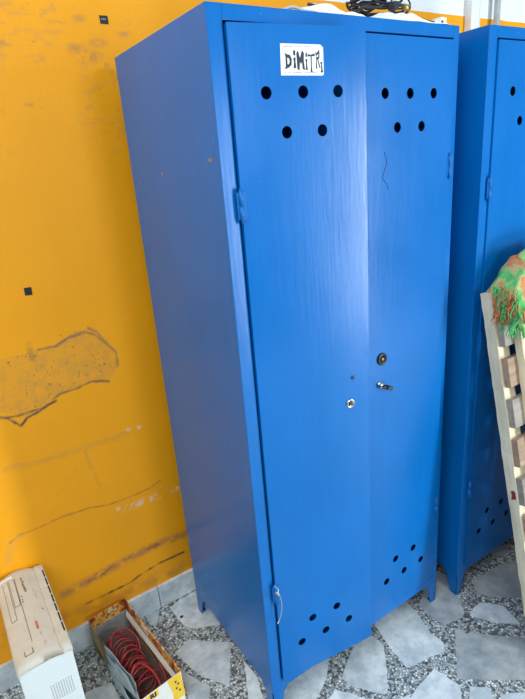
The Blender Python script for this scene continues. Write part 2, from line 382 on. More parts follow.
# ------------------------------------------------------------------ conduit and pipe behind the right locker
m = MB(); m.box((1.507, YW - .032, .10), (1.556, YW + .001, 2.88)); m.box((1.503, YW - .034, .10), (1.507, YW - .024, 2.88)); m.box((1.556, YW - .034, .10), (1.560, YW - .024, 2.88))
tag(m.build('cable_duct', M['white_plastic'], bevel=.002), 'tall white rectangular duct running up the wall between the two lockers', 'cable duct')
m = MB(); m.tube([(1.672, YW - .03, .02), (1.672, YW - .03, 2.88)], .0125, 16)
for z in (.6, 1.5, 2.4):
    m.box((1.655, YW - .030, z), (1.689, YW + .001, z + .02))
tag(m.build('water_pipe', M['grey_pipe']), 'thin grey vertical pipe on the wall behind the right-hand locker', 'pipe')

# ------------------------------------------------------------------ lockers
LW, LD, LH, HF = .703, .490, 1.80, .089
DZ0, DZ1 = .120, 1.768
HR = .0118
def holes(sign, w):
    r = []
    for a_ in (.072, .155, .238): r.append((a_, 1.650))
    for a_ in (.113, .197): r.append((a_, 1.577))
    for a_ in (.107, .188): r.append((a_, .303))
    for a_ in (.068, .148, .228): r.append((a_, .234))
    return [(sign * a_, b_, HR) for a_, b_ in r]
def door(root, x, y, sign, w, ang, name='door'):
    """door hung at x; sign +1 = opens from a left hinge"""
    d_ = bpy.data.objects.new(name, None)
    out = [(0, DZ0), (sign * w, DZ0), (sign * w, DZ1), (0, DZ1)]
    me = panel_with_holes(out, holes(sign, w), -.0018, 0)
    bm = bmesh.new(); bm.from_mesh(me)
    def bx(a, b):
        lo = [min(i, j) for i, j in zip(a, b)]; hi = [max(i, j) for i, j in zip(a, b)]
        vs = [bm.verts.new((X, Y, Z)) for Z in (lo[2], hi[2]) for Y in (lo[1], hi[1]) for X in (lo[0], hi[0])]
        for q in ((0, 2, 3, 1), (4, 5, 7, 6), (0, 1, 5, 4), (2, 6, 7, 3), (0, 4, 6, 2), (1, 3, 7, 5)): bm.faces.new([vs[i] for i in q])
    bx((0, 0, DZ0), (sign * .0015, .016, DZ1)); bx((sign * (w - .0015), 0, DZ0), (sign * w, .016, DZ1))
    bx((0, 0, DZ0), (sign * w, .016, DZ0 + .0015)); bx((0, 0, DZ1 - .0015), (sign * w, .016, DZ1))
    bx((sign * (w * .5 - .02), 0.001, DZ0 + .33), (sign * (w * .5 + .02), .012, DZ1 - .33))
    bmesh.ops.recalc_face_normals(bm, faces=bm.faces); bm.to_mesh(me); bm.free()
    o = link(name, me, root, [M['blue']]); o.location = (x, y, 0); o.rotation_euler = (0, 0, ang)
    return o
def hinge(dr, z0, z1, lean=0):
    m = MB(); r = .0044; s = lean
    h = (z1 - z0) / 2
    m.tube([(s, -.004, z0), (s, -.004, z0 + h - .001)], r, 14); m.tube([(s, -.004, z0 + h + .001), (s, -.004, z1)], r * .93, 14)
    m.lathe((s, -.004, z1), (0, 0, 1), [(0, r * .8), (.003, r * .7), (.005, 0)], 12)
    m.lathe((s, -.004, z0), (0, 0, -1), [(0, r * .8), (.003, r * .7), (.005, 0)], 12)
    m.box((min(s, s * 1 - .008), -.003, z0 + .004), (s + .012, -.0008, z1 - .004))
    return m.build('hinge', M['blue_hinge'], dr)
def locker(loc):
    root = empty('metal_locker', loc)
    T = .0022; m = MB()
    m.box((0, .001, HF), (T, LD, LH)); m.box((LW - T, .001, HF), (LW, LD, LH))
    m.box((T, LD - T, HF), (LW - T, LD, LH - T)); m.box((T, .002, LH - T), (LW - T, LD, LH))
    m.box((T, .004, .12), (LW - T, LD - T, .122))
    m.box((.352, .03, .122), (.354, LD - T, LH - T))                 # middle divider
    m.box((T, .02, 1.50), (LW - T, LD - T, 1.502))                   # hat shelf
    # front frame with an opening, folded inwards
    m.box((0, 0, HF), (.033, T, LH)); m.box((LW - .020, 0, HF), (LW, T, LH))
    m.box((.033, 0, 1.773), (LW - .02, T, LH)); m.box((.033, 0, HF), (LW - .02, T, .121))
    m.box((.031, T, .12), (.033, .022, 1.773)); m.box((LW - .020, T, .12), (LW - .018, .022, 1.773))
    m.box((.033, T, 1.773), (LW - .02, .022, 1.775))
    # small folded lip under the side panels
    m.box((T, .02, HF), (.014, LD - .02, HF + .002)); m.box((LW - .014, .02, HF), (LW - T, LD - .02, HF + .002))
    m.build('cabinet', M['blue'], root, bevel=.0009, seg=2)
    for fx, fy in ((0, 0), (1, 0), (0, 1), (1, 1)):
        m = MB(); X = 0 if fx == 0 else LW; sx_ = 1 if fx == 0 else -1; Y = 0 if fy == 0 else LD; sy = 1 if fy == 0 else -1
        m.prism([(X, Y, HF), (X + sx_ * .052, Y, HF), (X + sx_ * .040, Y, HF - .018), (X + sx_ * .024, Y, .0), (X, Y, .0)], (0, sy * T, 0))
        m.prism([(X, Y, HF), (X, Y + sy * .060, HF), (X, Y + sy * .044, HF - .02), (X, Y + sy * .026, 0), (X, Y, 0)], (sx_ * T, 0, 0))
        m.box((min(X, X + sx_ * .020), min(Y, Y + sy * .020), 0), (max(X, X + sx_ * .020), max(Y, Y + sy * .020), .003))
        m.build('foot', M['blue'], root)
    return root

# left locker, its left door ajar
L1 = locker((0, 0, 0))
tag(L1, 'tall blue two-door metal locker with a hand-lettered sticker on its left door', 'locker', None)
A = math.radians(-7.5)
D1 = door(L1, .036, -.006, 1, .309, A); D1['label'] = 'left door standing slightly ajar'
D2 = door(L1, .6815, -.003, -1, .326, 0); D2['label'] = 'right door, shut'
hinge(D1, 1.413, 1.475, -.002); hinge(D1, .412, .474, -.002)
hinge(D2, 1.449, 1.506, -.004); hinge(D2, .392, .447, -.004)
# locks of the left door
m = MB(); m.lathe((.2508, -.0015, .934), (0, -1, 0), [(0, .0125), (.003, .0125), (.0045, .011), (.0045, .0085), (.003, .008), (.003, 0)])
lk = m.build('cam_lock', M['chrome'], D1); lk['label'] = 'round chrome lock'
m = MB(); m.box((.2478, -.0062, .9295), (.2495, -.0044, .937)); m.box((.252, -.0062, .9295), (.2537, -.0044, .937)); m.box((.2478, -.0062, .9295), (.2537, -.0044, .9308))
m.build('keyhole', M['black'], lk)
m = MB(); m.lathe((.2586, -.0018, 1.002), (0, -1, 0), [(0, .0042), (.0008, .004), (.0008, 0)])
for k in range(7):
    a_ = k * 2.4; m.box((.2586 + math.cos(a_) * .006 - .0007, -.0026, 1.002 + math.sin(a_) * .007 - .001), (.2586 + math.cos(a_) * .006 + .0007, -.0018, 1.002 + math.sin(a_) * .007 + .001))
m.build('screw_hole', M['black'], D1)['label'] = 'small dark drilled hole'
# locks of the right door (door local frame: hinge at x .6815, y -.003)
lx = .431 - .6815
m = MB(); m.lathe((lx, -.0015, 1.004), (0, -1, 0), [(0, .0172), (.004, .0172), (.006, .0150), (.006, .0105), (.0035, .010), (.0035, 0)])
k1 = m.build('cam_lock', M['black'], D2); k1['label'] = 'black round lock'
m = MB(); m.lathe((lx, -.005, 1.004), (0, -1, 0), [(0, .0045), (.003, .004), (.003, 0)]); m.build('lock_barrel', M['brass'], k1)
m = MB(); m.tube([(lx - .0152 * math.cos(q), -.004, 1.004 + .0152 * math.sin(q)) for q in np.linspace(-.9, 1.2, 14)], .0017, 8); m.build('lock_rim', M['chrome'], k1)
lx = .423 - .6815
m = MB(); m.lathe((lx, -.0015, .931), (0, -1, 0), [(0, .0115), (.003, .0115), (.005, .0095), (.010, .0075), (.013, .007), (.013, 0)])
k2 = m.build('cam_lock', M['chrome'], D2); k2['label'] = 'silver round lock with a key in it'
m = MB(); rt = Matrix.Rotation(.45, 3, 'Y'); org = (lx, 0, .931)
m.box((lx - .002, -.022, .928), (lx + .014, -.012, .934), rt, org); m.box((lx + .010, -.026, .925), (lx + .030, -.012, .937), rt, org)
m.build('key', M['black'], k2, bevel=.001)
# sticker
m = MB()
sp = [(.1084, 1.7350), (.198, 1.7340), (.2045, 1.729), (.2045, 1.681), (.201, 1.679), (.1067, 1.680)]
m.prism([(a_, -.0020, b_) for a_, b_ in sp], (0, -.0004, 0))
st = m.build('sticker', M['paper'], D1); st['label'] = 'white rectangular name sticker'
# spiky hand-drawn letters, polygons in a 0..1 box each
G = {
 'D': [[(0, 1.0), (.22, .86), (.75, .80), (1.0, .55), (.92, .22), (.55, .06), (-.08, -.05), (.12, .12), (.14, .72)]],
 'Dh': [[(.38, .62), (.62, .55), (.66, .38), (.52, .25), (.38, .24)]],
 'i': [[(.1, .58), (.9, .64), (.78, .4), (.95, 0), (.05, -.02), (.25, .3)], [(.15, .78), (.5, .70), (.85, .78), (.85, .98), (.5, 1.08), (.15, .98)]],
 'M': [[(0, .02), (-.05, .95), (.2, 1.08), (.42, .66), (.72, 1.12), (.98, .95), (.92, .5), (1.05, -.08), (.70, .02), (.66, .42), (.52, .28), (.40, .42), (.30, -.1)]],
 'i2': [[(.1, .62), (.9, .60), (.75, .3), (.95, -.08), (.05, -.02), (.3, .3)], [(.2, .74), (.55, .70), (.85, .76), (.8, .95), (.5, 1.0), (.2, .92)]],
 'T': [[(-.15, .94), (.4, .88), (1.25, .97), (1.2, .78), (.64, .80), (.60, .2), (.70, -.18), (.30, -.14), (.38, .2), (.38, .80), (-.15, .76)]],
 'R': [[(.02, 1.0), (.28, .88), (.30, .42), (.36, -.08), (.0, .0), (.14, .5)], [(.28, .88), (.95, 1.12), (.92, .62), (.62, .50), (.30, .50), (.30, .62), (.62, .68), (.66, .84), (.28, .74)], [(.40, .50), (.62, .50), (1.08, .02), (.80, .0)]],
 'I': [[(-.05, .90), (.75, .95), (.60, .70), (.72, .25), (.9, .0), (-.02, -.02), (.25, .25), (.25, .70)]],
}
m = MB(); seq = [('D', .116, .0165, .0), ('i', .1345, .0075, .001), ('M', .1435, .0170, -.001), ('i2', .162, .0060, -.001), ('T', .1700, .0120, -.002), ('R', .1858, .0108, .001), ('I', .1965, .0078, -.007)]
for ch, x0, w, dz in seq:
    h = .030 if ch != 'I' else .020
    for pl in G[ch]:
        pts = [(x0 + min(w * a_, .2042 - x0), -.00255, 1.6915 + dz + h * b_) for a_, b_ in pl]
        m.poly(pts)
m.bm.normal_update(); bmesh.ops.triangulate(m.bm, faces=m.bm.faces)
m.build('lettering', M['ink'], st, fix=False)
m = MB(); m.poly([(.116 + .0165 * a_, -.00275, 1.6915 + .031 * b_) for a_, b_ in G['Dh'][0]]); m.build('letter_counter', M['paper'], st, fix=False)
rr = random.Random(9)
for z_, a0, a1 in ((1.7300, .113, .176), (1.685, .113, .192)):
    x_ = a0; m = MB()
    while x_ < a1:
        w = rr.uniform(.0015, .0035); 
        if rr.random() < .8: m.box((x_, -.0026, z_ - .0012), (x_ + w, -.0024, z_ + rr.uniform(.0002, .0018)))
        x_ += w + .0012
    m.build('small_handwriting', M['grey_ink'], st)
# scratches and chipped paint
def squiggle(pts, r, mat, parent, lab):
    m = MB(); m.tube(smooth(pts, 5), r, 5); o = m.build('paint_scratch', mat, parent); o['label'] = lab; return o
M['scratch'] = plain('dark_scratch', (.01, .035, .12), .6); M['chip'] = plain('bare_chip', (.30, .20, .15), .7)
squiggle([(-.241, -.0018, 1.525), (-.233, -.0018, 1.50), (-.246, -.0018, 1.468), (-.231, -.0018, 1.45), (-.228, -.0018, 1.438)], .0011, M['scratch'], D2, 'thin dark curved scratch')
for y_, z_, a_ in ((0.041, 1.536, 0.008), (0.289, 1.516, 0.006), (0.442, 1.498, 0.004)):
    m = MB(); m.prism([(0, y_ + a_ * math.cos(q) * (1 + .3 * math.sin(3 * q)), z_ + a_ * .5 * math.sin(q)) for q in np.linspace(0, math.tau, 10)[:-1]], (-.0004, 0, 0)); m.build('paint_chip', M['chip'], L1)['label'] = 'bare brownish chip in the blue paint'
# right locker
L2 = locker((.7773, -.0317, 0)); L2.rotation_euler = (0, 0, -.010)
tag(L2, 'tall blue metal locker half hidden behind the leaning wooden pallet', 'locker', None)
D3 = door(L2, .035, -.003, 1, .322, 0); D4 = door(L2, .6815, -.003, -1, .322, 0)
hinge(D3, 1.378, 1.440, -.004); hinge(D3, .410, .470, -.004); hinge(D4, 1.40, 1.46, .002); hinge(D4, .41, .47, .002)
m = MB(); m.lathe((-.245, -.0015, .95), (0, -1, 0), [(0, .0125), (.003, .0125), (.0045, .011), (.0045, 0)]); m.build('cam_lock', M['chrome'], D4)
# twisted wire on the lower hinge
m = MB(); o0 = Vector((.026, -.018, .438))
pts = [(.030, -.012, .475), (.036, -.020, .468), (.030, -.026, .462), (.024, -.020, .458), (.030, -.013, .455), (.037, -.019, .452), (.041, -.022, .43), (.041, -.023, .405), (.036, -.024, .385), (.028, -.026, .372), (.020, -.028, .366)]
m.tube(smooth(pts), .0014, 8); m.lathe((.033, -.022, .455), (0, -1, 0), [(0, .004), (.004, .004), (.005, 0)], 10)
tag(m.build('steel_wire', M['steel_wire']), 'bent silver wire hooked on the lower hinge of the ajar door', 'wire')

# ------------------------------------------------------------------ things on top of the left locker
def sheet(name, mat, fx, nx=50, ny=26, solid=.0006, parent=None):
    bm = bmesh.new(); V = [[bm.verts.new(fx(i / nx, j / ny)) for i in range(nx + 1)] for j in range(ny + 1)]
    for j in range(ny):
        for i in range(nx):
            f = bm.faces.new((V[j][i], V[j][i + 1], V[j + 1][i + 1], V[j + 1][i])); f.smooth = True
    me = bpy.data.meshes.new(name); bm.to_mesh(me); bm.free(); o = link(name, me, parent, [mat])
    s = o.modifiers.new('thick', 'SOLIDIFY'); s.thickness = solid; s.offset = 1
    return o
def crumple(u, v, x0, x1, y0, y1, amp, seed, taper=True):
    x = x0 + (x1 - x0) * u; y = y0 + (y1 - y0) * v + .01 * noise.noise((u * 4, seed, 0))
    e = math.sin(math.pi * min(1, max(0, u))) ** .6 * math.sin(math.pi * v) ** .5 if taper else 1
    h = .5 + .5 * noise.noise((x * 14, y * 14, seed)) + .25 * abs(noise.noise((x * 40, y * 40, seed)))
    return (x, y, LH + .0015 + amp * e * h)
tag(sheet('plastic_bag', M['paper'], lambda u, v: crumple(u, v, .235, .44, .02, .20, .052, 1.3)), 'crumpled white plastic bag on top of the left locker, left of the black cables', 'bag')
tag(sheet('paper_sheet', M['paper'], lambda u, v: crumple(u, v, .44, .685, .006, .15, .040, 7.7)), 'crumpled white paper lying under the black cable bundle on the locker', 'paper')
m = MB(); rr = random.Random(3)
for k in range(7):
    cx, cy, cz = .55 + rr.uniform(-.035, .03), .12 + rr.uniform(-.02, .02), LH + .046 + k * .0042
    ra, rb = .060 + rr.uniform(-.015, .012), .045 + rr.uniform(-.015, .01); tl = rr.uniform(-.10, .10)
    m.tube(smooth([(cx + ra * math.cos(q), cy + rb * math.sin(q), cz + ra * math.cos(q) * tl + rr.uniform(-.006, .006)) for q in np.linspace(0, math.tau, 13)[:-1]], 5, True), .0029, 8, True)
m.tube(smooth([(.40, .05, LH + .008), (.36, .045, LH + .006), (.33, .04, LH + .014), (.31, .04, LH + .02), (.28, .06, LH + .03)]), .003, 8)
m.tube(smooth([(.42, .06, LH + .02), (.39, .05, LH + .010), (.36, .045, LH + .004)]), .0035, 8)
m.tube(smooth([(.56, .10, LH + .05), (.58, .10, LH + .075), (.62, .11, LH + .095), (.65, .12, LH + .085), (.65, .11, LH + .065), (.62, .10, LH + .055), (.57, .09, LH + .048)]), .0022, 8)
m.tube(smooth([(.55, .08, LH + .035), (.62, .05, LH + .020), (.64, .035, LH + .012), (.67, .03, LH + .010), (.685, .028, LH + .006)]), .0026, 8)
m.box((.53, .05, LH + .036), (.545, .07, LH + .052))
bc = m.build('black_cable', M['black_cable']); tag(bc, 'tangled coil of black cables heaped on top of the left locker', 'cable')
m = MB(); m.cyl((.555, .045, LH + .040), (.575, .048, LH + .040), .007, 14); m.build('connector', M['brass'], bc)
m = MB(); m.box((.648, .012, LH + .0005), (.668, .04, LH + .018)); m.mi = 1; m.box((.649, .0113, LH + .006), (.657, .0125, LH + .011))
tag(m.build('socket', [M['white_plastic'], M['black']], bevel=.002), 'small white plug box at the right end of the locker top', 'plug box')
m = MB(); m.tube(smooth([(.19, .03, LH + .004), (.21, .02, LH + .010), (.235, .02, LH + .006), (.27, .02, LH + .004)]), .003, 8)
tag(m.build('grey_cord', M['grey_pipe']), 'short grey cord at the left end of the pile on the locker top', 'cord')

# ------------------------------------------------------------------ small marks stuck on the wall
def wallsq(x, z, w, h, lab, rot):
    m = MB(); m.box((-w / 2, -.0012, -h / 2), (w / 2, 0, h / 2)); o = m.build('tape_square', M['black']); o.location = (x, YW - .0003, z); o.rotation_euler = (0, rot, 0); tag(o, lab, 'tape'); return o
ts = wallsq(.0255, 1.9085, .022, .019, 'small black square patch on the wall above the locker side, marked with pale dots', 0)
m = MB()
for x_ in (-.0055, -.001, .0035): m.box((x_ - .0015, -.0018, -.001), (x_ + .001, -.0012, .0028))
m.build('pale_mark', M['grey_ink'], ts)
wallsq(-.3075, 1.242, .019, .021, 'plain small black square patch on the wall above the large dirty smudge', .05)

# ------------------------------------------------------------------ computer tower
t = NT('yellowed_plastic'); n1 = t.noise(t.co(), 9, 5); n2 = t.noise(t.co((1, .3, 1)), 60, 4)
c = t.mix(t.ramp(n1, [(.35, 0.0), (.7, 1.0)]), (.48, .47, .40), (.62, .61, .53)); c = t.mix(t.ramp(n2, [(.62, 0.0), (.75, .55)]), c, (.22, .17, .11))
t.set(Base_Color=c, Roughness=.5); M['beige'] = t.m
t = NT('white_case_paint'); n1 = t.noise(t.co(), 20, 5)
t.set(Base_Color=t.mix(t.ramp(n1, [(.6, 0.0), (.8, .3)]), (.66, .72, .72), (.42, .44, .42)), Roughness=.45); M['case'] = t.m
M['groove'] = plain('groove_shadow_plastic', (.20, .17, .12), .6); M['red_label'] = plain('red_label', (.50, .13, .08), .6)
PX, PY, PZ = -.586, .206, .412; PW, PL = .134, .380
pc = empty('computer_tower', (PX + PW / 2, PY + PL / 2, 0)); tag(pc, 'yellowed beige and white computer tower lying on its back against the orange wall', 'computer')
hx, hy = PW / 2, PL / 2
m = MB(); m.box((-hx + .002, -hy + .003, .004), (hx - .002, hy - .003, PZ - .016))
m.build('case', M['case'], pc, bevel=.003)
for sx_ in (-1, 1):
    for sy in (-1, 1):
        m = MB(); m.cyl((sx_ * .045, sy * .15, 0), (sx_ * .045, sy * .15, .005), .01); m.build('foot', M['black'], pc)
# perforations on the narrow face towards the room
m = MB()
for i in range(9):
    for j in range(9):
        x_ = -.004 + i * .0062; z_ = PZ - .098 - j * .0062
        m.lathe((x_, -hy + .0031, z_), (0, -1, 0), [(0, .0014), (.0006, .0014), (.0006, 0)], 8)
m.build('vent_holes', M['groove'], pc)
# bulged front bezel, now facing up
def arc(u): return PZ - .010 + .013 * (1 - (2 * u - 1) ** 2) if u < .80 else PZ - .0045
def bezel():
    bm = bmesh.new(); nu, nv = 20, 24; xs_ = [-hx + PW * i / nu for i in range(nu + 1)]
    top = []
    for j in range(nv + 1):
        row = []; v = j / nv
        for i in range(nu + 1):
            u = i / nu; z = PZ - .010 + .012 * math.sin(math.pi * min(1, u / .82)) ** .8 if u < .82 else PZ - .0045
            e = min(v, 1 - v) * PL; z -= .010 * max(0, 1 - e / .02) ** 2
            ybend = .014 * (math.sin(math.pi * u) - .3) 
            y = -hy + PL * v + (ybend * (abs(2 * v - 1) ** 3) if v > .5 else 0)
            row.append(bm.verts.new((xs_[i], y, z)))
        top.append(row)
    for j in range(nv):
        for i in range(nu):
            f = bm.faces.new((top[j][i], top[j][i + 1], top[j + 1][i + 1], top[j + 1][i])); f.smooth = True
    loop = [top[0][i] for i in range(nu + 1)] + [top[j][nu] for j in range(1, nv + 1)] + [top[nv][i] for i in range(nu - 1, -1, -1)] + [top[j][0] for j in range(nv - 1, 0, -1)]
    bot = [bm.verts.new((v.co.x, max(-hy, min(hy, v.co.y)) if False else v.co.y, PZ - .020 + (.012 * math.sin(math.pi * (v.co.x + hx) / PW) if v.co.y < -hy + .03 else 0))) for v in loop]
    n = len(loop)
    for i in range(n): bm.faces.new((loop[i], bot[i], bot[(i + 1) % n], loop[(i + 1) % n]))
    bm.faces.new(bot[::-1]); bmesh.ops.recalc_face_normals(bm, faces=bm.faces)
    me = bpy.data.meshes.new('front_bezel'); bm.to_mesh(me); bm.free(); return link('front_bezel', me, pc, [M['beige']])
bz = bezel()
def zt(x): 
    u = (x + hx) / PW
    return (PZ - .010 + .012 * math.sin(math.pi * min(1, u / .82)) ** .8) if u < .82 else PZ - .0045
def lid(name, x0, x1, y0, y1, mat, h=.0012, n=20):
    m = MB()
    for i in range(n):
        a_, b_ = x0 + (x1 - x0) * i / n, x0 + (x1 - x0) * (i + 1) / n
        P = [(a_, y0, zt(a_) + h), (b_, y0, zt(b_) + h), (b_, y1, zt(b_) + h), (a_, y1, zt(a_) + h)]; m.prism([(p[0], p[1], p[2] - h - .003) for p in P], (0, 0, h + .003))
    return m.build(name, mat, bz)
lid('drive_bay', -.050, -.0345, -.02, .150, M['groove'], .0006); lid('drive_bay_cover', -.0485, -.036, -.018, .148, M['beige'], .0024)
lid('drive_bay', -.0325, -.017, .03, .150, M['groove'], .0006); lid('drive_bay_cover', -.031, -.0185, .032, .148, M['beige'], .0024)
lid('seam', -.0165, -.0150, -.12, .150, M['groove'], .0009, 1); lid('seam', .0405, .0425, -.175, .175, M['groove'], .0010, 1)
lid('power_button', -.040, -.018, -.158, -.140, M['groove'], .0010); lid('power_button_cap', -.0375, -.0205, -.156, -.142, M['beige'], .0030); lid('silver_highlight', -.060, -.020, .160, .168, M['white_plastic'], .0016)  # last: pale silvery strip laid on as the highlight at the bezel's far-left end
lid('label', .003, .0085, -.085, -.055, M['red_label'], .0010, 2)
m = MB(); rr = random.Random(5)
y_ = .075
while y_ < .145:
    w = rr.uniform(.003, .007); x_ = .0 + rr.uniform(-.001, .001); m.box((x_, y_, zt(x_)), (x_ + rr.uniform(.003, .006), y_ + w, zt(x_) + .0013)); y_ += w + .002
m.build('worn_print', M['groove'], bz); m = MB()
for y_ in (.035, .045, .060): m.box((-.012, y_, zt(-.01)), (-.0085, y_ + .004, zt(-.01) + .0013))
m.build('worn_print', M['groove'], bz); m = MB()
m.lathe((.030, -.015, zt(.03)), (0, 0, 1), [(0, .0022), (.0014, .002), (.0014, 0)], 10)
m.build('indicator_light', M['groove'], bz)
m = MB()
for k in range(7):
    y0 = -.13 + k * .040; m.box((hx - .0065, y0, PZ - .010), (hx - .0025, y0 + .034, PZ - .0040))
m.build('vent_slots', M['black'], bz)

# ------------------------------------------------------------------ open carton with the red cable
def printed(name, seed, cols, sc=14):
    t = NT(name); co = t.co((1, 1, 1)); mp = co.node; mp.inputs['Location'].default_value = (seed, seed * .7, 0); mp.inputs['Rotation'].default_value = (.4, .2, .6)
    n1 = t.noise(co, sc, 3, .5); c = t.ramp(n1, cols); t.set(Base_Color=c, Roughness=.45); return t.m
M['print_warm'] = printed('carton_warm_print', 1.0, [(.36, (.10, .025, .015)), (.44, (.45, .09, .02)), (.49, (.75, .30, .04)), (.55, (.85, .52, .10)), (.60, (.30, .06, .03)), (.68, (.80, .58, .30))], 26)
M['print_gold'] = printed('carton_gold_print', 3.0, [(.35, (.06, .045, .03)), (.5, (.26, .19, .07)), (.65, (.42, .30, .10))], 16)
M['card_grey'] = plain('grey_card', (.30, .31, .29), .8, 0, .15)
M['card_bluegrey'] = plain('torn_bluegrey_card', (.27, .34, .36), .75, 0, .2)
M['card_white'] = plain('white_card', (.72, .72, .66), .6, 0, .06)
M['card_yellow'] = plain('yellow_print', (.80, .52, .03), .5, 0, .06)
M['card_brown'] = plain('dark_carton_bottom', (.11, .10, .09), .85)
bx = empty('cardboard_box', (-.2765, .382, 0), (0, 0, math.radians(6.3)))
tag(bx, 'open printed cardboard box with a crushed torn side, standing on the floor by the wall', 'box')
w2, l2, BH, tk = .0665, .190, .126, .0022
m = MB(); m.box((-w2, -l2, .0005), (w2, l2, .003)); m.build('box_bottom', M['card_brown'], bx)
def wallp(name, a, b, z0, z1, mat, th=tk): m = MB(); m.box((a[0], a[1], z0), (b[0], b[1], z1)); return m.build(name, mat, bx)
wallp('far_panel', (-w2, l2 - tk, 0), (w2, l2, 0), .001, BH, M['print_warm'])
wallp('far_lining', (-w2 + .003, l2 - tk - .002, 0), (w2 - .003, l2 - tk, 0), .003, BH - .045, M['card_grey'])
wallp('right_panel', (w2 - tk, -l2, 0), (w2, l2, 0), .001, BH, M['print_warm'])
wallp('inner_right_panel', (w2 - tk - .0015, -l2 + .003, 0), (w2 - tk, l2 - .003, 0), .003, BH - .001, M['print_warm'])
# folded-in flap hanging inside the right side
m = MB(); m.prism([(w2 - .005, -l2 + .01, BH - .040), (w2 - .012, -l2 + .015, BH - .058), (w2 - .012, l2 - .02, BH - .058), (w2 - .005, l2 - .01, BH - .040)], (-.0015, 0, .001))
m.build('flap', M['card_white'], bx)
# letter-like marks on the inner print
m = MB()
for y_ in (.02, .036, .050): m.box((w2 - .0052, y_, BH - .034), (w2 - .0036, y_ + .006, BH - .010))
m.box((w2 - .0052, .018, BH - .012), (w2 - .0036, .060, BH - .008))
m.build('print_marks', M['card_white'], bx)
# near panel, white with yellow corner and black letters
wallp('near_panel', (-w2, -l2, 0), (w2, -l2 + tk, 0), .001, BH - .002, M['card_white'])
m = MB(); m.prism([(.018, -l2 - .0006, BH - .002), (.062, -l2 - .0006, BH - .002), (w2, -l2 - .0006, .03), (.026, -l2 - .0006, .03), (.030, -l2 - .0006, .065)], (0, .0006, 0)); m.build('yellow_print', M['card_yellow'], bx)
m = MB(); m.box((-.052, -l2 - .0006, BH - .026), (-.012, -l2, BH - .004)); m.build('yellow_strip', M['card_yellow'], bx)
def text(body, size, loc, rot, mat, parent, name='lettering', off=.0):
    cu = bpy.data.curves.new(name, 'FONT'); cu.body = body; cu.size = size; cu.extrude = .0002; cu.offset = off
    o = bpy.data.objects.new(name, cu); C.objects.link(o); dg = bpy.context.evaluated_depsgraph_get()
    me = bpy.data.meshes.new_from_object(o.evaluated_get(dg)); bpy.data.objects.remove(o)
    q = link(name, me, parent); me.materials.clear(); me.materials.append(mat); q.location = loc; q.rotation_euler = rot; return q
text('RI', .024, (-.040, -l2 - .0009, BH - .023), (math.pi / 2, 0, 0), M['ink'], bx, off=.0012)
m = MB()
for (a_, b_) in ((.040, .098), (.047, .085), (.040, .072), (.049, .058)): m.box((a_, -l2 - .0010, b_), (a_ + .006, -l2 - .0006, b_ + .007))
m.build('print_marks', M['ink'], bx)
# left side: gold far half upright, near half crushed inwards
m = MB(); m.box((-w2, .055, .001), (-w2 + tk, l2, BH)); m.build('left_panel', M['print_gold'], bx)
def crushed(off, zt_, seed):
    def f(u, v):
        y = .058 - (l2 + .056) * u; bulge = math.sin(math.pi * u)
        x = -w2 + off * bulge * v + .010 * noise.noise((y * 22, v * 2.5, seed)) * (1 - abs(2 * u - 1) ** 4)
        z = .002 + (zt_ - .022 * bulge + .010 * noise.noise((y * 35, seed, 1))) * v
        return (x, y, z)
    return f
sheet('crushed_panel', M['card_bluegrey'], crushed(.020, BH - .004, 2.0), 30, 12, .0018, bx)
sheet('torn_layer', M['card_bluegrey'], crushed(-.012, BH - .038, 5.0), 30, 12, .0015, bx)
m = MB()
for k, (ya, yb, xo, zz) in enumerate([(.05, -.10, -.004, .095), (.03, -.13, -.012, .078), (.0, -.16, .003, .104)]):
    m.prism([(-w2 + xo, ya, zz), (-w2 + xo - .010, (ya + yb) / 2, zz - .022), (-w2 + xo - .002, yb, zz - .006), (-w2 + xo + .006, (ya + yb) / 2, zz + .002)], (.001, 0, .0015))
m.build('torn_strips', M['card_bluegrey'], bx)
# red cable coil
m = MB(); rr = random.Random(12)
for k in range(15):
    yc = .105 - k * .0150; tilt = .55 + rr.uniform(-.18, .15); rx = .035 + rr.uniform(-.007, .005); rz = .034 + rr.uniform(-.006, .006)
    zc = .041 + rr.uniform(-.002, .006); xc = -.008 + rr.uniform(-.006, .008)
    pts = []
    for q in np.linspace(0, math.tau, 15)[:-1]:
        pts.append((xc + rx * math.cos(q), yc + rz * math.sin(q) * tilt + rr.uniform(-.003, .003), max(.0062, zc + rz * math.sin(q) * .92)))
    m.tube(smooth(pts, 4, True), .0031, 8, True)
m.tube(smooth([(-.045, .08, .07), (-.02, .11, .092), (.02, .10, .094), (.036, .05, .085), (.030, .02, .06)]), .0033, 8)
m.tube(smooth([(-.045, -.06, .075), (-.01, -.05, .095), (.012, -.10, .092), (.012, -.15, .075), (.0, -.165, .05), (.03, -.14, .04), (.046, -.11, .05), (.050, -.07, .065)]), .0035, 8)
rc = m.build('red_cable', M['red_cable']); rc.location = bx.location; rc.rotation_euler = bx.rotation_euler; rc.location.z = .0
tag(rc, 'coil of dark red cable lying inside the open cardboard box', 'cable')

# crumbs on the floor
rr = random.Random(8)
def scrap(x, y, r, mat, lab, sq=1):
    m = MB(); k = 9; m.prism([(r * rr.uniform(.6, 1.1) * math.cos(j * math.tau / k), r * sq * rr.uniform(.6, 1.1) * math.sin(j * math.tau / k), 0) for j in range(k)], (0, 0, .003))
    o = m.build('scrap', mat); o.location = (x, y, .0006); tag(o, lab, 'scrap')
scrap(-.065, .498, .0085, M['black'], 'small black crumb on the marble floor left of the locker foot', .6)
scrap(-.072, .572, .014, M['brown_scrap'], 'small brown flake on the floor against the skirting', .4)
scrap(.676, -.155, .010, M['brown_scrap'], 'thin brown flake on the terrazzo in front of the gap between lockers', .4)

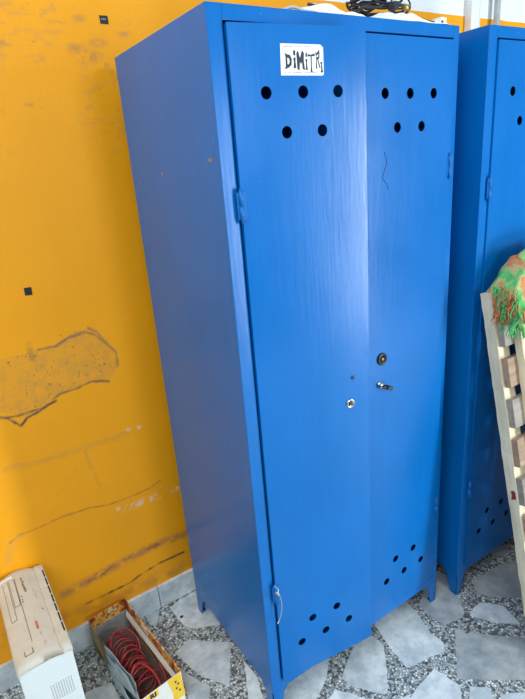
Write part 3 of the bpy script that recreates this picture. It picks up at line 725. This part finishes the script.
# ------------------------------------------------------------------ pallet leaning on the right locker
def wood(name, a_, b_, dark):
    t = NT(name); g = t.noise(t.co((40, 40, 2.2)), 1.4, 6, .6); k = t.noise(t.co(), 7, 4)
    c = t.mix(t.ramp(g, [(.35, 0.0), (.65, 1.0)]), a_, b_); c = t.mix(t.ramp(k, [(.55, 0.0), (.75, .5)]), c, dark)
    t.set(Base_Color=c, Roughness=.75); t.bump(g, .5, .002); return t.m
M['wood_pale'] = wood('pale_pallet_wood', (.60, .53, .36), (.78, .71, .50), (.42, .36, .25))
M['wood_old'] = wood('old_pallet_wood', (.24, .20, .16), (.36, .31, .24), (.12, .09, .07))
def woodh(name, a_, b_, dark):
    t = NT(name); g = t.noise(t.co((2.2, 40, 40)), 1.4, 6, .6); k = t.noise(t.co(), 9, 4)
    c = t.mix(t.ramp(g, [(.35, 0.0), (.65, 1.0)]), a_, b_); c = t.mix(t.ramp(k, [(.5, 0.0), (.7, .5)]), c, dark)
    t.set(Base_Color=c, Roughness=.8); t.bump(g, .6, .003); return t.m
M['wood_grey'] = woodh('weathered_pallet_wood', (.25, .22, .19), (.38, .33, .28), (.14, .11, .09))
M['wood_brown'] = woodh('brown_pallet_wood', (.28, .18, .12), (.42, .29, .20), (.18, .10, .07))
PA = math.atan2(.257, 1.125)
pal = empty('wooden_pallet', (.780, -.305, .0), (-PA, 0, 0))
tag(pal, 'pale wooden pallet standing on edge, leaning against the right-hand locker', 'pallet')
PH = 1.150
def board(name, a_, b_, mat, sub=10):
    bm = bmesh.new(); bmesh.ops.create_cube(bm, size=1)
    for v in bm.verts: v.co = Vector([(a_[i] + b_[i]) / 2 + v.co[i] * (b_[i] - a_[i]) for i in range(3)])
    L = max(range(3), key=lambda i: b_[i] - a_[i])
    es = [e for e in bm.edges if abs((e.verts[0].co - e.verts[1].co)[L]) > .01]
    bmesh.ops.subdivide_edges(bm, edges=es, cuts=int((b_[L] - a_[L]) / .02), use_grid_fill=True)
    for v in bm.verts:
        if a_[L] + .005 < v.co[L] < b_[L] - .005:
            v.co += Vector(noise.noise_vector(v.co * 28)) * .0022
    me = bpy.data.meshes.new(name); bm.to_mesh(me); bm.free(); o = link(name, me, pal, [mat])
    q = o.modifiers.new('bevel', 'BEVEL'); q.width = .0015; q.segments = 2; q.limit_method = 'ANGLE'; q.angle_limit = .9
    return o
for x0 in (0, .37, .74): board('rear_board', (x0, -.034, .006), (x0 + .055, 0, PH), M['wood_pale'])
rr = random.Random(6)
for i in range(9):
    z1 = min(1.078, 1.077 - .122 * i)
    board('cross_board', (.003 + rr.uniform(-.002, .006), -.054, z1 - .086), (.775, -.0342, z1), M['wood_brown'] if i % 2 else M['wood_grey'])
board('front_batten', (.050, -.078, .0), (.076, -.0542, PH - .07), M['wood_pale'])
for x0, w_ in ((.102, .145), (.262, .145), (.422, .145), (.582, .14)): board('front_board', (x0, -.076, .002), (x0 + w_, -.0542, PH - .03), M['wood_old'])
board('front_batten', (.732, -.078, .0), (.760, -.0542, PH - .07), M['wood_pale'])
# red stamp
m = MB(); m.prism([(-.0022, -.012, .515), (-.0022, -.028, .520), (-.0022, -.028, .540), (-.0022, -.024, .547), (-.0022, -.014, .543), (-.0022, -.016, .531)], (.0012, 0, 0)); m.build('red_mark', plain('dark_red_paint', (.20, .02, .02), .6), pal)

# ------------------------------------------------------------------ patterned cloth over the pallet top
t = NT('patterned_cloth'); n1 = t.noise(t.co(), 26, 3, .55); n2 = t.noise(t.co((1, 1, 1)), 60, 3, .6)
c = t.ramp(n1, [(.30, (.10, .42, .10)), (.42, (.12, .50, .14)), (.475, (.42, .46, .17)), (.53, (.45, .40, .18)), (.58, (.56, .22, .08)), (.70, (.64, .20, .06))])
c = t.mix(t.ramp(n2, [(.58, 0.0), (.66, .7)]), c, (.07, .30, .10))
wv = t.noise(t.co((1, 1, 1)), 420, 2)
t.set(Base_Color=c, Roughness=.9); t.bump(wv, .5, .001); M['cloth'] = t.m
M['fringe_green'] = plain('green_yarn', (.10, .42, .14), .9, 0, .3, 80); M['fringe_orange'] = plain('orange_yarn', (.62, .20, .07), .9, 0, .3, 80)
cl = empty('patterned_cloth', (.812, -.10, 1.12)); tag(cl, 'green and orange patterned cloth with yarn fringe draped over the pallet top', 'cloth')
# profile across the pallet: back -> over -> front hang (y, z) relative to root; grows to the right
def cloth(u, v):
    q = .70 * u; side = .10
    x = max(0, q - side); drop = max(0, side - q)                        # the left end hangs down over the pallet's side
    grow = min(1, x / .075) ** .7
    top = .020 + .082 * grow + .010 * noise.noise((x * 22, 0, 4))
    low = -.075 + .014 * math.sin(x * 75)
    bulge = 0
    if v < .3:
        s = v / .3; y = .040 - .030 * s; z = .01 + (top - .01) * math.sin(s * math.pi / 2)
    elif v < .5:
        s = (v - .3) / .2; y = .010 - .055 * s; z = top * (1 - .18 * s * s)
    else:
        s = (v - .5) / .5; y = -.045 - .035 * math.sin(s * math.pi / 2); z = top * .82 + (low - top * .82) * s
    z -= drop * (1 - .7 * max(0, (v - .5) * 2))
    y -= drop * .55 * (1 - v)
    k = noise.noise_vector((q * 11, v * 4, 2.5)); k2 = noise.noise_vector((q * 30, v * 10, 7.5))
    y += .012 * k.y + .006 * k2.y; z += .010 * k.z + .006 * k2.z
    return (x - .022 - .004 * (drop > 0) + .010 * k.x * min(1, x / .1) + .005 * k2.x, y, z)
sh = sheet('cloth_sheet', M['cloth'], cloth, 110, 60, .003, cl)
sh.modifiers.new('sub', 'SUBSURF').levels = 1
# rolled edge seen on top at the right
m = MB(); m.tube(smooth([(.045, -.010, .092), (.075, -.020, .112), (.12, -.025, .122), (.2, -.02, .126), (.4, -.02, .12), (.58, -.02, .11)]), [.006] + [.013] * 29 + [.010], 12)
m.build('rolled_edge', M['cloth'], cl)
def yarn(m, p, n, ln, rr, r=.0017, dx=0):
    pts = [Vector(p)]
    for i in range(n): pts.append(pts[-1] + Vector((dx + rr.uniform(-.007, .007), rr.uniform(-.0035, .0025), -ln / n)))
    m.tube(smooth(pts, 3), r, 6)
rr = random.Random(21)
m = MB()
for k in range(30): yarn(m, (-.030 + rr.uniform(-.008, .0), -.035 + rr.uniform(-.03, .045), -.02 + rr.uniform(-.05, .05)), 6, rr.uniform(.02, .05), rr)
for k in range(16): yarn(m, (-.022 + rr.uniform(-.012, .004), -.06 + rr.uniform(-.012, .018), -.055), 6, rr.uniform(.03, .055), rr, dx=-.0015 * (k % 3))
m.build('green_fringe', M['fringe_green'], cl)
m = MB()
for k in range(34): yarn(m, (-.030 + rr.uniform(-.010, .0), -.030 + rr.uniform(-.035, .03), .0 + rr.uniform(-.045, .035)), 6, rr.uniform(.02, .045), rr, .0015)
for k in range(12):
    cx = -.022 + k * .009; m.tube(smooth([(cx + .010 * math.cos(q), -.088 + .004 * math.sin(3 * q + k), -.040 + .020 * math.sin(q)) for q in np.linspace(0, math.tau, 9)[:-1]], 4, True), .0024, 6, True)
m.build('orange_fringe', M['fringe_orange'], cl)
